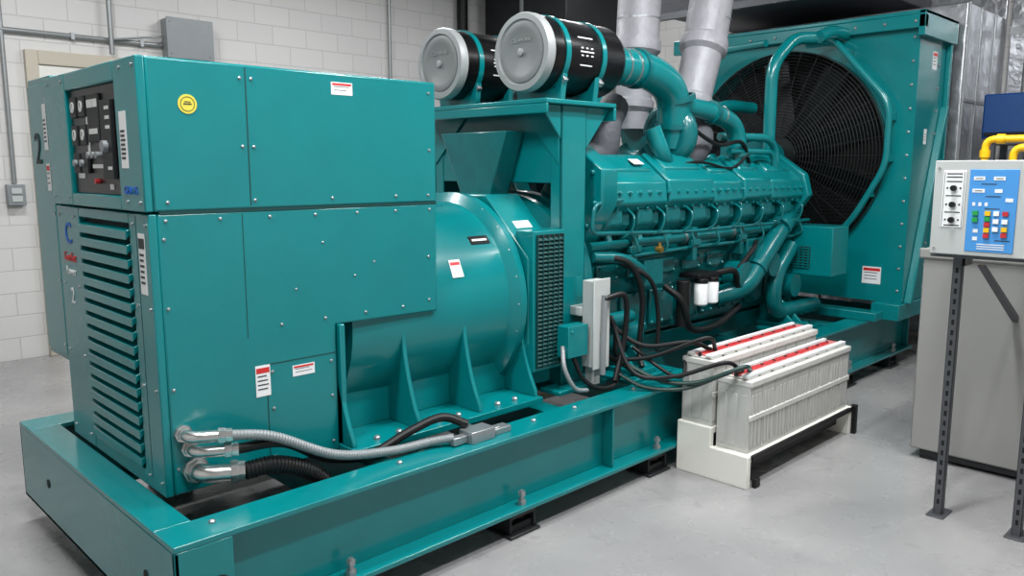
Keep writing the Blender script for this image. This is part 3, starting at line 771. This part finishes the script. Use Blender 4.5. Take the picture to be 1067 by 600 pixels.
p=Part('doors',NAVY,.006); p.box(6.12,6.84,7.48,7.5,.1,2.3); p.box(6.86,7.58,7.48,7.5,.1,2.3); p.done()

# ---------------------------------------------------------------- power cables at cabinet
group('power_cable_bundle',(1.5,2.75,.6),GEN)
p=Part('elbow_connectors',CHROME)
for (x,z,r) in ((1.13,.735,.022),(1.15,.675,.022),(1.17,.585,.034)):
    p.pipe([(x,CY0,z),(x,2.80,z),(x+.1,2.76,z-.005)],r,.05,18)
    p.lathe((x,CY0,z),(0,-1,0),[(0,r*1.5),(.02,r*1.5),(.02,r*1.25),(.035,r*1.2)],8)
    d=Vector((.1,-.04,-.005)).normalized()
    p.lathe((x+.085,2.766,z-.004),d,[(0,r*1.0),(0,r*1.35),(.025,r*1.35),(.028,r*1.15),(.05,r*1.15)],8)
p.done()
p=Part('grey_flex_conduit',GREY); p.corr([(1.25,2.75,.73),(1.4,2.70,.70),(1.65,2.68,.57),(1.9,2.66,.525),(2.1,2.64,.52),(2.2,2.6,.525)],.02,12,.012); p.done()
p=Part('black_cable',BLACK); p.cable([(1.27,2.75,.67),(1.45,2.72,.66),(1.65,2.75,.54),(1.85,2.74,.5),(2.05,2.72,.56),(2.2,2.68,.6),(2.3,2.62,.56)],.02); p.done()
p=Part('thick_black_cable',BLACK); p.corr([(1.3,2.74,.58),(1.42,2.72,.58),(1.58,2.72,.5),(1.7,2.76,.34),(1.8,2.9,.16)],.036,14,.014); p.done()
group('rail_junction_box',(2.3,2.58,.52),GEN)
p=Part('box',STEEL,.004); p.box(2.26,2.4,2.54,2.63,.49,.545); p.box(2.18,2.26,2.57,2.61,.495,.53); p.box(2.42,2.52,2.56,2.62,.49,.52); p.done()
p=Part('fittings',CHROME); p.cyl((2.36,2.63,.52),(2.36,2.72,.52),.014); p.cyl((2.4,2.58,.515),(2.45,2.58,.515),.014); p.done()

# ---------------------------------------------------------------- batteries
BK=group('battery_rack',(4.5,2.25,0))
XE=5.08
p=Part('end_boards',CREAM,.004)
for x in (3.75,XE-.04): p.prism([(2.02,0.0),(2.465,0.0),(2.465,.29),(2.25,.29),(2.25,.18),(2.02,.18)],'X',x,x+.035)
p.done()
p=Part('shelves',CREAM,.003); p.box(3.785,XE-.04,2.03,2.25,.14,.179); p.box(3.785,XE-.04,2.255,2.46,.25,.289); p.done()
p=Part('rails',BLACK,.003); p.box(3.79,XE+.03,2.012,2.03,.15,.178); p.box(3.785,XE-.04,2.1,2.14,.05,.12); p.box(3.785,XE-.04,2.4,2.44,.05,.12)
p.box(3.80,3.85,1.995,2.02,0,.05)
p.box(XE-.005,XE+.03,1.995,2.03,0,.19)
p.done()
def battery_row(y0,y1,z0,z1,x0):
    group('battery_bank',(4.5,(y0+y1)/2,z0),BK)
    n=9; pitch=.1395
    p=Part('cases',BATT,.007)
    for i in range(n):
        x=x0+i*pitch; p.box(x,x+pitch-.006,y0,y1,z0,z1-.05)
        for dx in (.015,.052,.09): p.box(x+dx,x+dx+.024,y0-.004,y0,z0+.03,z1-.1)
    for k in range(3): p.box(x0-.004,x0,y0+.015+k*.062,y0+.06+k*.062,z0+.03,z1-.1)
    p.done()
    p=Part('lids',BATTL,.006)
    for i in range(n):
        x=x0+i*pitch; p.box(x-.004,x+pitch-.002,y0-.01,y1+.005,z1-.055,z1-.02); p.box(x+.01,x+pitch-.016,y0+.02,y1-.02,z1-.02,z1-.008)
    p.box(x0-.004,x0+n*pitch,y0-.008,y0+.006,z0+(z1-z0)*.42,z0+(z1-z0)*.5)
    p.done()
    ym=(y0+y1)/2
    p=Part('link_bars',RED,.003)
    for i in range(n-1): p.box(x0+.03+i*pitch,x0+.145+i*pitch,ym-.018,ym+.018,z1-.008,z1+.008)
    p.done()
    p=Part('link_covers',PINK,.002); p.box(x0+.02,x0+n*pitch-.04,ym-.03,ym+.03,z1-.008,z1+.002); p.done()
    p=Part('clear_covers',LBL,.003)
    p.box(x0,x0+n*pitch-.02,y0+.02,y0+.055,z1-.008,z1+.008); p.box(x0,x0+n*pitch-.02,y1-.05,y1-.025,z1-.008,z1+.008); p.done()
    p=Part('vent_caps',DARK)
    for i in range(n):
        p.cyl((x0+i*pitch+.015,ym,z1-.008),(x0+i*pitch+.015,ym,z1+.011),.01,seg=12)
    p.done()
battery_row(2.05,2.245,.18,.60,3.80); battery_row(2.262,2.455,.29,.68,3.775)
group('battery_cables',(3.7,2.4,.7),GEN)
p=Part('black_cables',BLACK)
p.cable([(3.9,2.36,.69),(3.78,2.42,.74),(3.6,2.6,.72),(3.52,2.75,.82),(3.55,2.9,.97)],.013)
p.cable([(3.92,2.34,.69),(3.82,2.34,.77),(3.62,2.56,.66),(3.5,2.75,.63)],.012)
p.cable([(3.88,2.16,.61),(3.78,2.2,.66),(3.6,2.4,.58),(3.47,2.58,.6),(3.5,2.76,.88)],.012)
p.cable([(3.8,2.46,.66),(3.72,2.42,.56),(3.65,2.48,.58),(3.6,2.68,.7)],.011)
p.done()
p=Part('green_cables',GCAB)
p.cable([(3.92,2.12,.61),(3.76,2.08,.66),(3.66,2.28,.56),(3.58,2.48,.55),(3.5,2.7,.64)],.013)
p.cable([(3.87,2.14,.61),(3.75,2.14,.63),(3.64,2.34,.52),(3.52,2.53,.51),(3.45,2.68,.58)],.012)
p.done()

# ---------------------------------------------------------------- control panel on strut stand
group('control_panel_stand',(4.15,1.05,.8))
p=Part('panel_enclosure',LGREY,.006); p.box(4.06,4.26,.72,1.295,1.31,1.73); p.done()
p=Part('panel_door',LGREY,.004); p.box(4.045,4.06,.715,1.30,1.305,1.735); p.done()
p=Part('strut_posts',STRUT,.002)
for y in (1.2,.86):
    p.box(4.14,4.146,y-.02,y+.02,0,1.31); p.box(4.14,4.18,y-.02,y-.015,0,1.31); p.box(4.14,4.18,y+.015,y+.02,0,1.31); p.box(4.1,4.24,y-.04,y+.04,0,.008)
p.box(4.26,4.3,.74,1.28,1.36,1.4); p.box(4.1,4.26,.7,1.31,1.285,1.31)
p.box(4.146,4.3,1.18,1.22,1.24,1.28)
p.prism([(4.18,1.25),(4.22,1.25),(4.895,.92),(4.895,.88)],'Y',1.1,1.13)
p.done()
p=Part('strut_slot_shade',VOID)  # dark patches on the posts paint the shade inside slots
for y in (1.2,.86):
    for i in range(24): p.box(4.1385,4.14,y-.006,y+.006,.06+i*.05,.085+i*.05)
p.done()
p=Part('screws',CHROME)
for y in (1.28,.74):
    for z in (1.33,1.7): p.bolt((4.045,y,z),(-1,0,0),.007,.006)
p.done()
fx=4.045
p=Part('switch_plate',LBL,.002); p.box(fx-.004,fx,1.165,1.26,1.43,1.69); p.done()
p=Part('switch_plate_print',INK)
for z in (1.675,1.66,1.64,1.575,1.50,1.44): p.box(fx-.005,fx-.004,1.18,1.245,z-.0025,z+.0025)
for y in (1.17,1.253): p.box(fx-.005,fx-.004,y,y+.002,1.435,1.685)
for z in (1.61,1.535,1.465):
    for y in (1.185,1.24): p.box(fx-.005,fx-.004,y-.004,y+.004,z-.004,z+.004)
p.done()
p=Part('rotary_switches',BLACK)
for z in (1.61,1.535,1.465): p.cyl((fx-.004,1.212,z),(fx-.022,1.212,z),.013,seg=18)
p.done()
p=Part('alarm_label',BLUE,.002); p.box(fx-.004,fx,.955,1.15,1.325,1.695); p.done()
p=Part('alarm_tags',LBL)
for (y,z,w) in ((1.11,1.655,.045),(1.03,1.655,.045),(1.11,1.60,.05),(1.03,1.60,.03),(.985,1.56,.03),(1.11,1.42,.02),(1.11,1.385,.02),(1.125,1.54,.012),(1.10,1.54,.012),(1.075,1.54,.012)): p.box(fx-.0055,fx-.004,y-w/2,y+w/2,z-.008,z+.008)
for z in (1.36,1.35,1.34): p.box(fx-.0055,fx-.004,.99,1.1,z-.002,z+.002)
p.done()
p=Part('alarm_tag_print',INK)
for (y,z) in ((1.11,1.655),(1.03,1.655),(1.11,1.60)): p.box(fx-.0065,fx-.0055,y-.015,y+.015,z-.0015,z+.0015)
for (y,z) in ((1.07,1.63),(1.05,1.575),(1.05,1.52),(1.0,1.38)): p.box(fx-.005,fx-.004,y-.03,y+.03,z-.002,z+.002)
p.done()
for m,pts in ((YELLOW,((1.065,1.50),(.995,1.43),(1.065,1.425))),(GREEN,((1.065,1.475),(1.115,1.47),(1.115,1.50))),(RED,((1.065,1.45),(.995,1.50),(.995,1.405),(1.065,1.40))),(WHITE,((1.03,1.50),(1.03,1.465),(.995,1.465),(1.03,1.43)))):
    p=Part('indicator_buttons',m)
    for y,z in pts: p.box(fx-.014,fx-.004,y-.011,y+.011,z-.010,z+.010)
    p.done()
group('day_fuel_tank',(5.4,.9,.6))
p=Part('tank',TANK,.01); p.box(4.9,5.9,.2,1.6,.06,1.25); p.box(4.88,4.9,.18,1.62,1.19,1.25); p.done()
p=Part('skids',DARK,.004); p.box(4.93,5.87,.25,.35,0,.06); p.box(4.93,5.87,1.45,1.55,0,.06); p.box(4.92,4.95,.25,1.55,.02,.06); p.done()
p=Part('fill_cap',STEEL); p.cyl((5.2,1.0,1.25),(5.2,1.0,1.33),.05); p.done()
p=Part('fuel_pipes',YELLOW)
p.pipe([(5.1,1.385,1.25),(5.1,1.385,1.86),(5.1,.6,1.86),(5.1,.6,1.25)],.02,.05)
p.pipe([(5.0,1.22,1.25),(5.0,1.22,1.81),(5.0,.7,1.81),(5.0,.7,1.25)],.02,.05); p.done()
p=Part('pipe_elbows',YELLOW); p.cyl((5.1,1.385,1.76),(5.1,1.385,1.80),.027); p.cyl((5.1,1.33,1.86),(5.1,1.29,1.86),.027); p.cyl((5.0,1.17,1.81),(5.0,1.13,1.81),.027); p.done()

# ---------------------------------------------------------------- world, camera
w=bpy.data.worlds.new('world'); scene.world=w; w.use_nodes=True
w.node_tree.nodes['Background'].inputs[0].default_value=(.8,.85,.9,1); w.node_tree.nodes['Background'].inputs[1].default_value=.3
cam=bpy.data.cameras.new('camera'); co=bpy.data.objects.new('camera',cam); scene.collection.objects.link(co)
cam.sensor_width=36; cam.lens=36*835/1067; cam.clip_start=.05
co.location=(0,0,1.7); co.rotation_euler=(R(81.5),0,R(-44.6)); scene.camera=co
